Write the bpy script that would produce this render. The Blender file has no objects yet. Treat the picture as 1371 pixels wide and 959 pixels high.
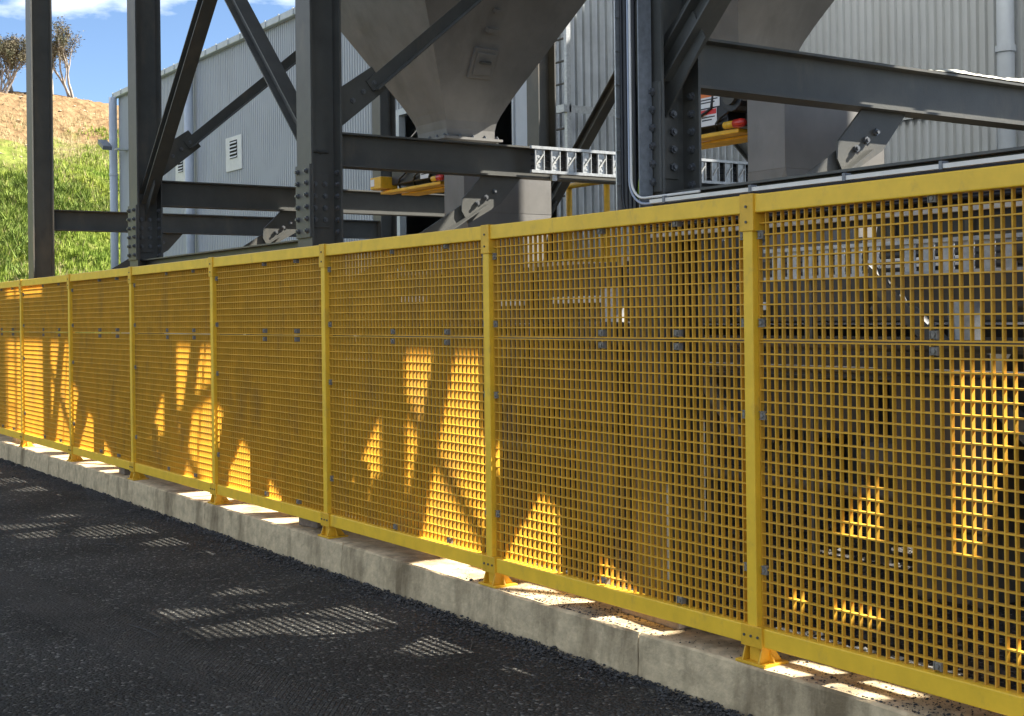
import bpy, math, random
import numpy as np
from mathutils import Vector, Matrix
random.seed(7); rng = np.random.default_rng(7)
sc = bpy.context.scene
COL = sc.collection
R = math.radians

# ------------------------------------------------------------------ camera
F_PX, W_PX = 1766.0, 1371.0
TH = math.atan(1196.0 / F_PX)
CAM = Vector((4.055, -3.98, 1.70))
cam_d = bpy.data.cameras.new('camera'); cam = bpy.data.objects.new('camera', cam_d); COL.objects.link(cam)
cam_d.sensor_fit = 'HORIZONTAL'; cam_d.sensor_width = 36.0
cam_d.lens = 36.0 * F_PX / W_PX
cam_d.shift_y = -55.9 / W_PX
cam_d.clip_start = 0.05; cam_d.clip_end = 3000
vdir = Vector((-math.cos(TH), math.sin(TH), 0)); rdir = Vector((math.sin(TH), math.cos(TH), 0)); udir = Vector((0, 0, 1))
ROLL = 0.012
r2 = rdir * math.cos(ROLL) - udir * math.sin(ROLL)
u2 = udir * math.cos(ROLL) + rdir * math.sin(ROLL)
cam.matrix_world = Matrix(((r2.x, u2.x, -vdir.x, CAM.x), (r2.y, u2.y, -vdir.y, CAM.y), (r2.z, u2.z, -vdir.z, CAM.z), (0, 0, 0, 1)))
sc.camera = cam

# ------------------------------------------------------------------ light
SX, SY = 0.37, 0.95                       # horizontal run of the sun's direction per metre of height
sun_vec = Vector((SX, SY, 1.0)).normalized()
SUN_EL = math.asin(sun_vec.z); SUN_AZ = math.atan2(sun_vec.x, sun_vec.y)
world = bpy.data.worlds.new('World'); sc.world = world; world.use_nodes = True
nt = world.node_tree; nt.nodes.clear()
out = nt.nodes.new('ShaderNodeOutputWorld'); bg = nt.nodes.new('ShaderNodeBackground')
sky = nt.nodes.new('ShaderNodeTexSky'); sky.sky_type = 'NISHITA'; sky.sun_disc = False
sky.sun_elevation = SUN_EL; sky.sun_rotation = SUN_AZ; sky.air_density = 0.85; sky.dust_density = 0.15; sky.ozone_density = 3.0; sky.altitude = 1200
tc = nt.nodes.new('ShaderNodeTexCoord'); mp = nt.nodes.new('ShaderNodeMapping')
mp.inputs['Scale'].default_value = (1.0, 1.0, 2.6); mp.inputs['Location'].default_value = (0.33, 0.1, 0.12)
nz = nt.nodes.new('ShaderNodeTexNoise'); nz.inputs['Scale'].default_value = 3.4; nz.inputs['Detail'].default_value = 9; nz.inputs['Roughness'].default_value = 0.56
cr = nt.nodes.new('ShaderNodeValToRGB'); cr.color_ramp.elements[0].position = 0.50; cr.color_ramp.elements[1].position = 0.66
mx = nt.nodes.new('ShaderNodeMix'); mx.data_type = 'RGBA'
mx.inputs['B'].default_value = (13.0, 13.2, 13.5, 1)
L = nt.links.new
L(tc.outputs['Generated'], mp.inputs['Vector']); L(mp.outputs['Vector'], nz.inputs['Vector']); L(nz.outputs['Fac'], cr.inputs['Fac'])
L(cr.outputs['Color'], mx.inputs['Factor']); L(sky.outputs['Color'], mx.inputs['A']); L(mx.outputs['Result'], bg.inputs['Color'])
bg.inputs['Strength'].default_value = 0.051
L(bg.outputs['Background'], out.inputs['Surface'])
sl = bpy.data.lights.new('sun', 'SUN'); sl.energy = 5.0; sl.angle = R(0.53); sl.color = (1.0, 0.95, 0.86)
so = bpy.data.objects.new('sun', sl); COL.objects.link(so)
so.rotation_euler = sun_vec.to_track_quat('Z', 'Y').to_euler(); so.location = (20, 40, 50)
vs = sc.view_settings; vs.view_transform = 'Standard'; vs.look = 'None'; vs.gamma = 1.0; vs.use_curve_mapping = False
vs.exposure = 2.02

# ------------------------------------------------------------------ materials
MATS = {}
def mat(name, col, rough=0.6, metal=0.0, nscale=None, namt=0.25, col2=None, bump=0.0, bscale=None, detail=5, spec=0.5, stain=None, coords='Object'):
    """Principled material: base colour broken up by noise, optional stain layer and bump."""
    if name in MATS: return MATS[name]
    m = bpy.data.materials.new(name); m.use_nodes = True; t = m.node_tree; p = t.nodes['Principled BSDF']
    p.inputs['Roughness'].default_value = rough; p.inputs['Metallic'].default_value = metal
    p.inputs['Specular IOR Level'].default_value = spec
    p.inputs['Base Color'].default_value = (*col, 1)
    geo = t.nodes.new('ShaderNodeNewGeometry')
    cur = None
    if nscale:
        n = t.nodes.new('ShaderNodeTexNoise'); n.inputs['Scale'].default_value = nscale; n.inputs['Detail'].default_value = detail; n.inputs['Roughness'].default_value = 0.6
        t.links.new(geo.outputs['Position'], n.inputs['Vector'])
        rp = t.nodes.new('ShaderNodeMapRange'); rp.inputs['From Min'].default_value = 0.3; rp.inputs['From Max'].default_value = 0.7
        t.links.new(n.outputs['Fac'], rp.inputs['Value'])
        mxn = t.nodes.new('ShaderNodeMix'); mxn.data_type = 'RGBA'
        c2 = col2 if col2 else tuple(c * (1 - namt) for c in col)
        mxn.inputs['A'].default_value = (*c2, 1); mxn.inputs['B'].default_value = (*(min(1, c * (1 + (0 if col2 else namt * 0.6))) for c in col), 1)
        t.links.new(rp.outputs['Result'], mxn.inputs['Factor']); cur = mxn.outputs['Result']
    if stain:
        scol, sscale, lo, hi, stretch = stain
        mpp = t.nodes.new('ShaderNodeMapping'); mpp.inputs['Scale'].default_value = stretch
        t.links.new(geo.outputs['Position'], mpp.inputs['Vector'])
        n2 = t.nodes.new('ShaderNodeTexNoise'); n2.inputs['Scale'].default_value = sscale; n2.inputs['Detail'].default_value = 7; n2.inputs['Roughness'].default_value = 0.65
        t.links.new(mpp.outputs['Vector'], n2.inputs['Vector'])
        r2_ = t.nodes.new('ShaderNodeMapRange'); r2_.inputs['From Min'].default_value = lo; r2_.inputs['From Max'].default_value = hi
        t.links.new(n2.outputs['Fac'], r2_.inputs['Value'])
        m2 = t.nodes.new('ShaderNodeMix'); m2.data_type = 'RGBA'
        if cur: t.links.new(cur, m2.inputs['A'])
        else: m2.inputs['A'].default_value = (*col, 1)
        m2.inputs['B'].default_value = (*scol, 1); t.links.new(r2_.outputs['Result'], m2.inputs['Factor']); cur = m2.outputs['Result']
    if cur: t.links.new(cur, p.inputs['Base Color'])
    if bump:
        nb = t.nodes.new('ShaderNodeTexNoise'); nb.inputs['Scale'].default_value = bscale or 40; nb.inputs['Detail'].default_value = 6
        t.links.new(geo.outputs['Position'], nb.inputs['Vector'])
        b = t.nodes.new('ShaderNodeBump'); b.inputs['Strength'].default_value = 1.0; b.inputs['Distance'].default_value = bump
        t.links.new(nb.outputs['Fac'], b.inputs['Height']); t.links.new(b.outputs['Normal'], p.inputs['Normal'])
    MATS[name] = m; return m

M_YEL = mat('yellow_frp', (0.94, 0.57, 0.034), 0.45, nscale=9, namt=0.10, stain=((0.62, 0.37, 0.06), 11, 0.57, 0.82, (1, 1, 0.6)))
M_GRT = mat('yellow_grating_frp', (0.74, 0.388, 0.024), 0.6, nscale=6, namt=0.14, stain=((0.40, 0.215, 0.05), 3, 0.52, 0.82, (1, 1, 0.5)))
M_YEL2 = mat('yellow_paint', (0.80, 0.45, 0.025), 0.45, nscale=12, namt=0.2)
M_STEEL = mat('charcoal_steel', (0.088, 0.087, 0.076), 0.5, nscale=5, namt=0.18, stain=((0.165, 0.138, 0.10), 2.6, 0.54, 0.78, (1, 1, 0.4)), bump=0.0006, bscale=90)
M_BOLT = mat('bolt_steel', (0.15, 0.155, 0.16), 0.42, metal=0.4, nscale=60, namt=0.3)
M_HOP = mat('hopper_paint', (0.195, 0.186, 0.170), 0.55, nscale=2.2, namt=0.22, stain=((0.12, 0.112, 0.10), 2.5, 0.50, 0.78, (1, 1, 0.3)), bump=0.001, bscale=14)
M_GALV = mat('galvanised', (0.48, 0.49, 0.485), 0.42, metal=0.5, nscale=30, namt=0.25)
M_TRAY = mat('shaded_zinc', (0.20, 0.215, 0.23), 0.5, metal=0.2, nscale=30, namt=0.25)  # galvanised steel with shade put into a darker base colour
M_ZINC = mat('zinc_cladding', (0.56, 0.58, 0.59), 0.33, metal=0.75, nscale=3, namt=0.15)
M_SHED = mat('shed_cladding', (0.475, 0.495, 0.50), 0.5, nscale=0.6, namt=0.08, stain=((0.40, 0.41, 0.40), 1.2, 0.55, 0.8, (1, 1, 0.12)))
M_GUT = mat('gutter_paint', (0.50, 0.53, 0.52), 0.45, nscale=2, namt=0.12)
M_PIPE = mat('downpipe_paint', (0.52, 0.56, 0.60), 0.4, nscale=2, namt=0.1)
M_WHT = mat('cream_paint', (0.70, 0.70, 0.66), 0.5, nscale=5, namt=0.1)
M_BLK = mat('black_rubber', (0.018, 0.018, 0.02), 0.45)
M_DARK = mat('dark_void', (0.02, 0.02, 0.02), 0.9)
M_GREY = mat('machine_grey', (0.060, 0.055, 0.045), 0.5, nscale=4, namt=0.25)
M_COND = mat('conduit_pvc', (0.78, 0.75, 0.68), 0.35, nscale=10, namt=0.1)
M_BLUEC = mat('blue_grey_conduit', (0.34, 0.38, 0.46), 0.4)
M_GRN = mat('green_earth_wire', (0.35, 0.5, 0.05), 0.4)
M_RED = mat('red_lens', (0.55, 0.03, 0.02), 0.2)
M_ORG = mat('orange_print', (0.80, 0.20, 0.04), 0.5)
M_PRW = mat('white_print', (0.80, 0.80, 0.78), 0.5)
M_PRR = mat('red_print', (0.70, 0.04, 0.04), 0.5)
M_INK = mat('ink', (0.03, 0.03, 0.03), 0.6)
M_CONC = mat('kerb_concrete', (0.62, 0.48, 0.285), 0.9, nscale=14, namt=0.28, stain=((0.22, 0.16, 0.085), 3.2, 0.47, 0.66, (1, 1, 0.3)), bump=0.006, bscale=48)
M_STONE = mat('gravel_stone', (0.056, 0.054, 0.050), 0.75, nscale=45, namt=0.55, detail=2)
M_SAND = mat('spilled_lime', (0.72, 0.70, 0.60), 0.95, nscale=90, namt=0.35, bump=0.01, bscale=120)
M_TIMB = mat('weathered_timber', (0.26, 0.20, 0.15), 0.9, nscale=18, namt=0.4, bump=0.003, bscale=60)
M_BARK = mat('bark', (0.36, 0.31, 0.26), 0.9, nscale=3, namt=0.4)
M_LEAF = mat('gum_leaves', (0.085, 0.095, 0.045), 0.7, nscale=0.9, col2=(0.16, 0.115, 0.07), spec=0.3)
M_GRASS = mat('grass_blades', (0.30, 0.34, 0.05), 0.75, nscale=0.35, col2=(0.15, 0.23, 0.025), spec=0.25)
M_SCRUB = mat('scrub_leaves', (0.11, 0.17, 0.028), 0.75, nscale=0.8, col2=(0.19, 0.24, 0.04), spec=0.25)
M_ROCK = mat('pale_rock', (0.42, 0.33, 0.22), 0.9, nscale=1.5, namt=0.3)

def asphalt(name, base, lump, tread=False):
    m = bpy.data.materials.new(name); m.use_nodes = True; t = m.node_tree; p = t.nodes['Principled BSDF']; k = t.links.new
    p.inputs['Roughness'].default_value = 0.85; p.inputs['Specular IOR Level'].default_value = 0.15
    geo = t.nodes.new('ShaderNodeNewGeometry')
    v = t.nodes.new('ShaderNodeTexVoronoi'); v.inputs['Scale'].default_value = 62; k(geo.outputs['Position'], v.inputs['Vector'])
    v2 = t.nodes.new('ShaderNodeTexVoronoi'); v2.inputs['Scale'].default_value = 30; k(geo.outputs['Position'], v2.inputs['Vector'])
    n = t.nodes.new('ShaderNodeTexNoise'); n.inputs['Scale'].default_value = 0.9; n.inputs['Detail'].default_value = 7; k(geo.outputs['Position'], n.inputs['Vector'])
    sep = t.nodes.new('ShaderNodeSeparateColor'); k(v.outputs['Color'], sep.inputs['Color'])
    pw = t.nodes.new('ShaderNodeMath'); pw.operation = 'POWER'; k(sep.outputs['Red'], pw.inputs[0]); pw.inputs[1].default_value = 16.0
    mr = t.nodes.new('ShaderNodeMapRange'); mr.inputs['To Min'].default_value = 0.62; mr.inputs['To Max'].default_value = 1.55; k(n.outputs['Fac'], mr.inputs['Value'])
    mr.inputs['From Min'].default_value = 0.3; mr.inputs['From Max'].default_value = 0.7
    mm = t.nodes.new('ShaderNodeMix'); mm.data_type = 'RGBA'; mm.inputs['A'].default_value = (*base, 1); mm.inputs['B'].default_value = (base[0] * 4.2 + .03, base[1] * 4.2 + .03, base[2] * 4 + .03, 1); k(pw.outputs[0], mm.inputs['Factor'])
    vm = t.nodes.new('ShaderNodeVectorMath'); vm.operation = 'SCALE'; k(mm.outputs['Result'], vm.inputs[0]); k(mr.outputs['Result'], vm.inputs['Scale']); k(vm.outputs['Vector'], p.inputs['Base Color'])
    n3 = t.nodes.new('ShaderNodeTexNoise'); n3.inputs['Scale'].default_value = 7; n3.inputs['Detail'].default_value = 5; k(geo.outputs['Position'], n3.inputs['Vector'])
    a1 = t.nodes.new('ShaderNodeMath'); a1.operation = 'MULTIPLY_ADD'; k(v.outputs['Distance'], a1.inputs[0]); a1.inputs[1].default_value = -0.9; k(n3.outputs['Fac'], a1.inputs[2])
    a2 = t.nodes.new('ShaderNodeMath'); a2.operation = 'MULTIPLY_ADD'; k(v2.outputs['Distance'], a2.inputs[0]); a2.inputs[1].default_value = -lump; k(a1.outputs[0], a2.inputs[2])
    hgt = a2.outputs[0]
    if tread:                                           # shallow tyre print pressed into the surface along the road
        sp = t.nodes.new('ShaderNodeSeparateXYZ'); k(geo.outputs['Position'], sp.inputs['Vector'])
        wob = t.nodes.new('ShaderNodeMath'); wob.operation = 'MULTIPLY_ADD'; k(sp.outputs['X'], wob.inputs[0]); wob.inputs[1].default_value = -0.10; k(sp.outputs['Y'], wob.inputs[2])
        dd = t.nodes.new('ShaderNodeMath'); dd.operation = 'ADD'; k(wob.outputs[0], dd.inputs[0]); dd.inputs[1].default_value = 1.42
        ab = t.nodes.new('ShaderNodeMath'); ab.operation = 'ABSOLUTE'; k(dd.outputs[0], ab.inputs[0])
        mk = t.nodes.new('ShaderNodeMapRange'); mk.inputs['From Min'].default_value = 0.24; mk.inputs['From Max'].default_value = 0.16; k(ab.outputs[0], mk.inputs['Value'])
        cb = t.nodes.new('ShaderNodeCombineXYZ'); k(sp.outputs['X'], cb.inputs['X']); k(ab.outputs[0], cb.inputs['Y'])
        mpn = t.nodes.new('ShaderNodeMapping'); mpn.inputs['Rotation'].default_value = (0, 0, 0.7); k(cb.outputs['Vector'], mpn.inputs['Vector'])
        bk = t.nodes.new('ShaderNodeTexBrick'); bk.inputs['Scale'].default_value = 11; bk.inputs['Mortar Size'].default_value = 0.05; bk.inputs['Mortar Smooth'].default_value = 0.6; k(mpn.outputs['Vector'], bk.inputs['Vector'])
        wn = t.nodes.new('ShaderNodeTexNoise'); wn.inputs['Scale'].default_value = 2.6; wn.inputs['Detail'].default_value = 6; k(geo.outputs['Position'], wn.inputs['Vector'])
        w1 = t.nodes.new('ShaderNodeMath'); w1.operation = 'MULTIPLY'; k(mk.outputs['Result'], w1.inputs[0]); k(wn.outputs['Fac'], w1.inputs[1])
        w2 = t.nodes.new('ShaderNodeMath'); w2.operation = 'MULTIPLY_ADD'; k(bk.outputs['Fac'], w2.inputs[0]); w2.inputs[1].default_value = -0.75; w2.inputs[2].default_value = 1.25
        w3 = t.nodes.new('ShaderNodeMath'); w3.operation = 'MULTIPLY'; k(w1.outputs[0], w3.inputs[0]); k(w2.outputs[0], w3.inputs[1])
        w4 = t.nodes.new('ShaderNodeMix'); w4.data_type = 'RGBA'; k(w3.outputs[0], w4.inputs['Factor']); k(vm.outputs['Vector'], w4.inputs['A']); w4.inputs['B'].default_value = (0.105, 0.098, 0.085, 1); k(w4.outputs['Result'], p.inputs['Base Color'])
        m1 = t.nodes.new('ShaderNodeMath'); m1.operation = 'MULTIPLY'; k(bk.outputs['Fac'], m1.inputs[0]); k(mk.outputs['Result'], m1.inputs[1])
        m3 = t.nodes.new('ShaderNodeMath'); m3.operation = 'MULTIPLY_ADD'; k(m1.outputs[0], m3.inputs[0]); m3.inputs[1].default_value = 1.8; k(a2.outputs[0], m3.inputs[2]); hgt = m3.outputs[0]
    b = t.nodes.new('ShaderNodeBump'); b.inputs['Distance'].default_value = 0.02; b.inputs['Strength'].default_value = 1.0; k(hgt, b.inputs['Height']); k(b.outputs['Normal'], p.inputs['Normal'])
    return m
M_ROAD = asphalt('asphalt', (0.046, 0.044, 0.039), 0.35, True)
M_YARD = asphalt('dark_gravel', (0.04, 0.037, 0.033), 0.9)

def hill_material():
    m = bpy.data.materials.new('hillside'); m.use_nodes = True; t = m.node_tree; p = t.nodes['Principled BSDF']; k = t.links.new
    p.inputs['Roughness'].default_value = 0.95; p.inputs['Specular IOR Level'].default_value = 0.1
    geo = t.nodes.new('ShaderNodeNewGeometry'); sp = t.nodes.new('ShaderNodeSeparateXYZ'); k(geo.outputs['Position'], sp.inputs['Vector'])
    n = t.nodes.new('ShaderNodeTexNoise'); n.inputs['Scale'].default_value = 0.22; n.inputs['Detail'].default_value = 8; n.inputs['Roughness'].default_value = 0.65; k(geo.outputs['Position'], n.inputs['Vector'])
    a = t.nodes.new('ShaderNodeMath'); a.operation = 'MULTIPLY_ADD'; k(n.outputs['Fac'], a.inputs[0]); a.inputs[1].default_value = 16.0; k(sp.outputs['Z'], a.inputs[2])
    mr = t.nodes.new('ShaderNodeMapRange'); mr.inputs['From Min'].default_value = 19.6; mr.inputs['From Max'].default_value = 22.0; k(a.outputs[0], mr.inputs['Value'])
    n2 = t.nodes.new('ShaderNodeTexNoise'); n2.inputs['Scale'].default_value = 1.6; n2.inputs['Detail'].default_value = 7; k(geo.outputs['Position'], n2.inputs['Vector'])
    r2_ = t.nodes.new('ShaderNodeMapRange'); r2_.inputs['From Min'].default_value = 0.32; r2_.inputs['From Max'].default_value = 0.68; k(n2.outputs['Fac'], r2_.inputs['Value'])
    g = t.nodes.new('ShaderNodeMix'); g.data_type = 'RGBA'; g.inputs['A'].default_value = (0.095, 0.125, 0.02, 1); g.inputs['B'].default_value = (0.19, 0.205, 0.05, 1); k(r2_.outputs['Result'], g.inputs['Factor'])
    s = t.nodes.new('ShaderNodeMix'); s.data_type = 'RGBA'; s.inputs['A'].default_value = (0.14, 0.085, 0.04, 1); s.inputs['B'].default_value = (0.26, 0.175, 0.09, 1); k(r2_.outputs['Result'], s.inputs['Factor'])
    f = t.nodes.new('ShaderNodeMix'); f.data_type = 'RGBA'; k(mr.outputs['Result'], f.inputs['Factor']); k(g.outputs['Result'], f.inputs['A']); k(s.outputs['Result'], f.inputs['B']); k(f.outputs['Result'], p.inputs['Base Color'])
    b = t.nodes.new('ShaderNodeBump'); b.inputs['Distance'].default_value = 0.35; k(n2.outputs['Fac'], b.inputs['Height']); k(b.outputs['Normal'], p.inputs['Normal'])
    return m
M_HILL = hill_material()

# ------------------------------------------------------------------ mesh helpers
WP = {}                                              # world position of each object's origin
class MB:
    def __init__(s): s.v = []; s.f = []
    def add(s, vs_, fs_):
        o = len(s.v); s.v.extend([tuple(p) for p in vs_]); s.f.extend([tuple(i + o for i in q) for q in fs_]); return s
    def box(s, x0, x1, y0, y1, z0, z1):
        return s.add([(x0, y0, z0), (x1, y0, z0), (x1, y1, z0), (x0, y1, z0), (x0, y0, z1), (x1, y0, z1), (x1, y1, z1), (x0, y1, z1)],
                     [(0, 3, 2, 1), (4, 5, 6, 7), (0, 1, 5, 4), (1, 2, 6, 5), (2, 3, 7, 6), (3, 0, 4, 7)])
    def obox(s, p0, p1, a, b, ha0, ha1, hb0, hb1):
        """box from p0 to p1; cross-section spans ha0..ha1 along a and hb0..hb1 along b"""
        p0, p1, a, b = Vector(p0), Vector(p1), Vector(a), Vector(b)
        vs_ = [p + a * i + b * j for p in (p0, p1) for i, j in ((ha0, hb0), (ha1, hb0), (ha1, hb1), (ha0, hb1))]
        fs_ = [(0, 3, 2, 1), (4, 5, 6, 7), (0, 1, 5, 4), (1, 2, 6, 5), (2, 3, 7, 6), (3, 0, 4, 7)]
        if (p1 - p0).dot(a.cross(b)) < 0: fs_ = [q[::-1] for q in fs_]
        return s.add(vs_, fs_)
    def tube(s, pts, r, n=8, cap=True):
        pts = [Vector(p) for p in pts]; rs = r if isinstance(r, (list, tuple)) else [r] * len(pts)
        vs_ = []; fs_ = []; pa = None
        for i, p in enumerate(pts):
            d = (pts[min(i + 1, len(pts) - 1)] - pts[max(i - 1, 0)]).normalized()
            a = pa - d * pa.dot(d) if pa else (d.cross(Vector((0, 0, 1))) if abs(d.z) < 0.95 else d.cross(Vector((0, 1, 0))))
            a.normalize(); pa = a; b = d.cross(a)
            for k in range(n):
                t = 2 * math.pi * k / n; vs_.append(p + (a * math.cos(t) + b * math.sin(t)) * rs[i])
        for i in range(len(pts) - 1):
            for k in range(n):
                fs_.append((i * n + k, i * n + (k + 1) % n, (i + 1) * n + (k + 1) % n, (i + 1) * n + k))
        if cap:
            fs_.append(tuple(range(n))[::-1]); fs_.append(tuple((len(pts) - 1) * n + k for k in range(n)))
        return s.add(vs_, fs_)
    def prism(s, poly, axis, t0, t1):
        """poly: 2-D points; axis 'x' -> (y,z), 'y' -> (x,z), 'z' -> (x,y)"""
        def P(u, w, t): return (t, u, w) if axis == 'x' else (u, t, w) if axis == 'y' else (u, w, t)
        n = len(poly); area = sum(poly[i][0] * poly[(i + 1) % n][1] - poly[(i + 1) % n][0] * poly[i][1] for i in range(n))
        if (area < 0) != (axis == 'y'): poly = poly[::-1]
        vs_ = [P(u, w, t0) for u, w in poly] + [P(u, w, t1) for u, w in poly]
        fs_ = [tuple(range(n))[::-1], tuple(range(n, 2 * n))] + [(i, (i + 1) % n, n + (i + 1) % n, n + i) for i in range(n)]
        return s.add(vs_, fs_)
    def mesh(s, name, m, c=(0, 0, 0), smooth=False):
        me = bpy.data.meshes.new(name); c = Vector(c)
        me.from_pydata([(p[0] - c.x, p[1] - c.y, p[2] - c.z) for p in s.v], [], s.f); me.materials.append(m)
        if smooth: me.polygons.foreach_set('use_smooth', [True] * len(me.polygons))
        me.update(); return me
    def build(s, name, m, parent=None, smooth=False, bevel=0.0):
        xs = [p[0] for p in s.v]; ys = [p[1] for p in s.v]; zs = [p[2] for p in s.v]
        c = Vector(((min(xs) + max(xs)) / 2, (min(ys) + max(ys)) / 2, min(zs)))
        o = bpy.data.objects.new(name, s.mesh(name, m, c, smooth)); place(o, c, parent)
        if bevel:
            b = o.modifiers.new('bevel', 'BEVEL'); b.width = bevel; b.segments = 2; b.limit_method = 'ANGLE'; b.angle_limit = R(40)
        return o
def place(o, pos, parent=None):
    pos = Vector(pos); COL.objects.link(o); WP[o.name] = pos
    if parent: o.parent = parent; o.location = pos - WP[parent.name]
    else: o.location = pos
    return o
def inst(name, me, pos, parent, rot=None):
    o = bpy.data.objects.new(name, me); place(o, pos, parent)
    if rot: o.rotation_euler = rot
    return o
def tag(o, label=None, cat=None, group=None, kind=None):
    if label: o['label'] = label
    if cat: o['category'] = cat
    if group: o['group'] = group
    if kind: o['kind'] = kind
    return o
def thing(name, loc, label, cat, group=None):
    o = bpy.data.objects.new(name, None); o.empty_display_size = 0.2; place(o, loc); return tag(o, label, cat, group)
def box(name, m, parent, x0, x1, y0, y1, z0, z1, bevel=0.0): return MB().box(x0, x1, y0, y1, z0, z1).build(name, m, parent, bevel=bevel)
def copy_tree(o, delta, parent=None):
    c = o.copy(); COL.objects.link(c); delta = Vector(delta)
    WP[c.name] = WP[o.name] + delta
    if parent: c.parent = parent
    else: c.location = o.location + delta
    for ch in list(o.children): copy_tree(ch, delta, c)
    return c
hexm = MB(); hexm.prism([(0.021 * math.cos(R(60 * k)), 0.021 * math.sin(R(60 * k))) for k in range(6)], 'z', -0.002, 0.016)
hexm.prism([(0.012 * math.cos(R(45 * k)), 0.012 * math.sin(R(45 * k))) for k in range(8)], 'z', 0.0155, 0.027)
ME_BOLT = hexm.mesh('bolt', M_BOLT)
ROT = {'-y': (R(90), 0, 0), '+x': (0, R(90), 0), '+y': (R(-90), 0, 0), '-x': (0, R(-90), 0)}
def bolt(pos, face, parent): return inst('bolt', ME_BOLT, pos, parent, ROT[face])
def ibeam(m, p0, p1, up, d, w, tf=0.014, tw=0.010):
    """H section: web depth along up, flange width across"""
    ax = (Vector(p1) - Vector(p0)).normalized(); up = Vector(up); up = (up - ax * up.dot(ax)).normalized(); sd = ax.cross(up)
    m.obox(p0, p1, up, sd, d / 2 - tf, d / 2, -w / 2, w / 2); m.obox(p0, p1, up, sd, -d / 2, -d / 2 + tf, -w / 2, w / 2)
    m.obox(p0, p1, up, sd, -d / 2 + tf, d / 2 - tf, -tw / 2, tw / 2); return m

# ------------------------------------------------------------------ ground, road, kerb, yard
tag(MB().add([(-900, -900, -0.05), (900, -900, -0.05), (900, 900, -0.05), (-900, 900, -0.05)], [(0, 1, 2, 3)]).build('ground', M_YARD), 'bare dark ground under and around the site', kind='structure')
tag(MB().add([(-60, -16, 0), (40, -16, 0), (40, -0.04, 0), (-60, -0.04, 0)], [(0, 1, 2, 3)]).build('road', M_ROAD), 'dark asphalt road in front of the kerb', kind='structure')
tag(MB().add([(-60, 0.40, 0.175), (40, 0.40, 0.175), (40, 60, 0.175), (-60, 60, 0.175)], [(0, 1, 2, 3)]).build('yard', M_YARD), 'dark gravel yard behind the yellow fence', kind='structure')
kerb = bpy.data.objects.new('kerb', None); place(kerb, (0, 0, 0)); tag(kerb, 'weathered concrete kerb carrying the yellow fence', kind='structure')
KZ = 0.22
joints = [-30, -21.6, -15.9, -12.9, -10.9, -8.75, -6.2, -3.75, -0.71, 2.4, 6.0, 14]
for a, b in zip(joints[:-1], joints[1:]):
    a += 0.004; b -= 0.004
    n = max(6, int((b - a) / 0.09)); prof = [(-0.072, -0.02), (-0.070, 0.05), (-0.067, 0.11), (-0.064, 0.17), (-0.061, KZ - 0.010), (-0.050, KZ), (0.06, KZ + 0.002), (0.16, KZ), (0.28, KZ + 0.001), (0.405, KZ - 0.002), (0.42, 0.10)]
    m = MB(); vs_ = []
    for i in range(n + 1):
        x = a + (b - a) * i / n
        for j, (y, z) in enumerate(prof):
            e = 0.0032 if 3 <= j <= 5 else 0.0018
            dx = 0.003 * random.random() if i in (0, n) and j == 5 else 0
            vs_.append((x + (dx if i == 0 else -dx), y + random.uniform(-e, e) * (1.6 if random.random() < 0.1 else 1), z + random.uniform(-e, e) * 0.7))
    k = len(prof); fs_ = [(i * k + j, (i + 1) * k + j, (i + 1) * k + j + 1, i * k + j + 1) for i in range(n) for j in range(k - 1)]
    fs_ += [tuple(range(k))[::-1], tuple(n * k + j for j in range(k))]
    m.add(vs_, fs_).build('kerb_segment', M_CONC, kerb)

def stones(name, pts, sizes, m, label):
    """loose stones: squashed, jittered octahedra in one mesh"""
    base = np.array([(1, 0, 0), (0, 1, 0), (-1, 0, 0), (0, -1, 0), (0, 0, 1), (0, 0, -1), (.6, .6, .5), (-.6, -.6, .45)], float)
    tri = np.array([(0, 6, 4), (6, 1, 4), (0, 1, 6), (1, 2, 4), (2, 7, 4), (7, 3, 4), (2, 3, 7), (3, 0, 4), (1, 0, 5), (2, 1, 5), (3, 2, 5), (0, 3, 5)])
    n = len(pts); V = np.repeat(base[None], n, 0) * (1 + rng.uniform(-.35, .35, (n, 8, 3)))
    V[:, :, 2] *= 0.62; a = rng.uniform(0, 6.28, n); c, s_ = np.cos(a)[:, None], np.sin(a)[:, None]
    X = V[:, :, 0] * c - V[:, :, 1] * s_; Y = V[:, :, 0] * s_ + V[:, :, 1] * c
    V = np.stack([X, Y, V[:, :, 2]], 2) * sizes[:, None, None] + pts[:, None, :]
    T = (tri[None] + (np.arange(n) * 8)[:, None, None]).reshape(-1, 3)
    me = bpy.data.meshes.new(name); me.from_pydata(V.reshape(-1, 3).tolist(), [], T.tolist()); me.materials.append(m)
    o = bpy.data.objects.new(name, me); place(o, (0, 0, 0)); return tag(o, label, 'gravel', kind='stuff')
n = 24000; x = rng.uniform(-15, 3.2, n); e = rng.exponential(0.085, n); y = -0.076 - np.abs(e * (1.0 + 0.30 * np.sin(x * 2.3) + 0.35 * np.sin(x * 5.7 + 1) + .4 * np.sin(x * 13.1))); sz = rng.gamma(2.0, 0.0019, n) + 0.0018
zz = np.clip(0.022 - e * 0.2, 0, .05) * rng.uniform(0, 1, n)
stones('loose_gravel', np.stack([x, y, np.maximum(zz, 0) + sz * 0.25], 1), sz, M_STONE, 'dark loose gravel heaped along the foot of the kerb')
n = 6500; x = rng.uniform(-9, 2.4, n); y = rng.uniform(-4.2, -0.25, n); sz = rng.gamma(2.0, 0.0013, n) + 0.002
stones('road_grit', np.stack([x, y, sz * 0.2], 1), sz, M_STONE, 'fine dark grit lying on the asphalt road')
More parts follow.
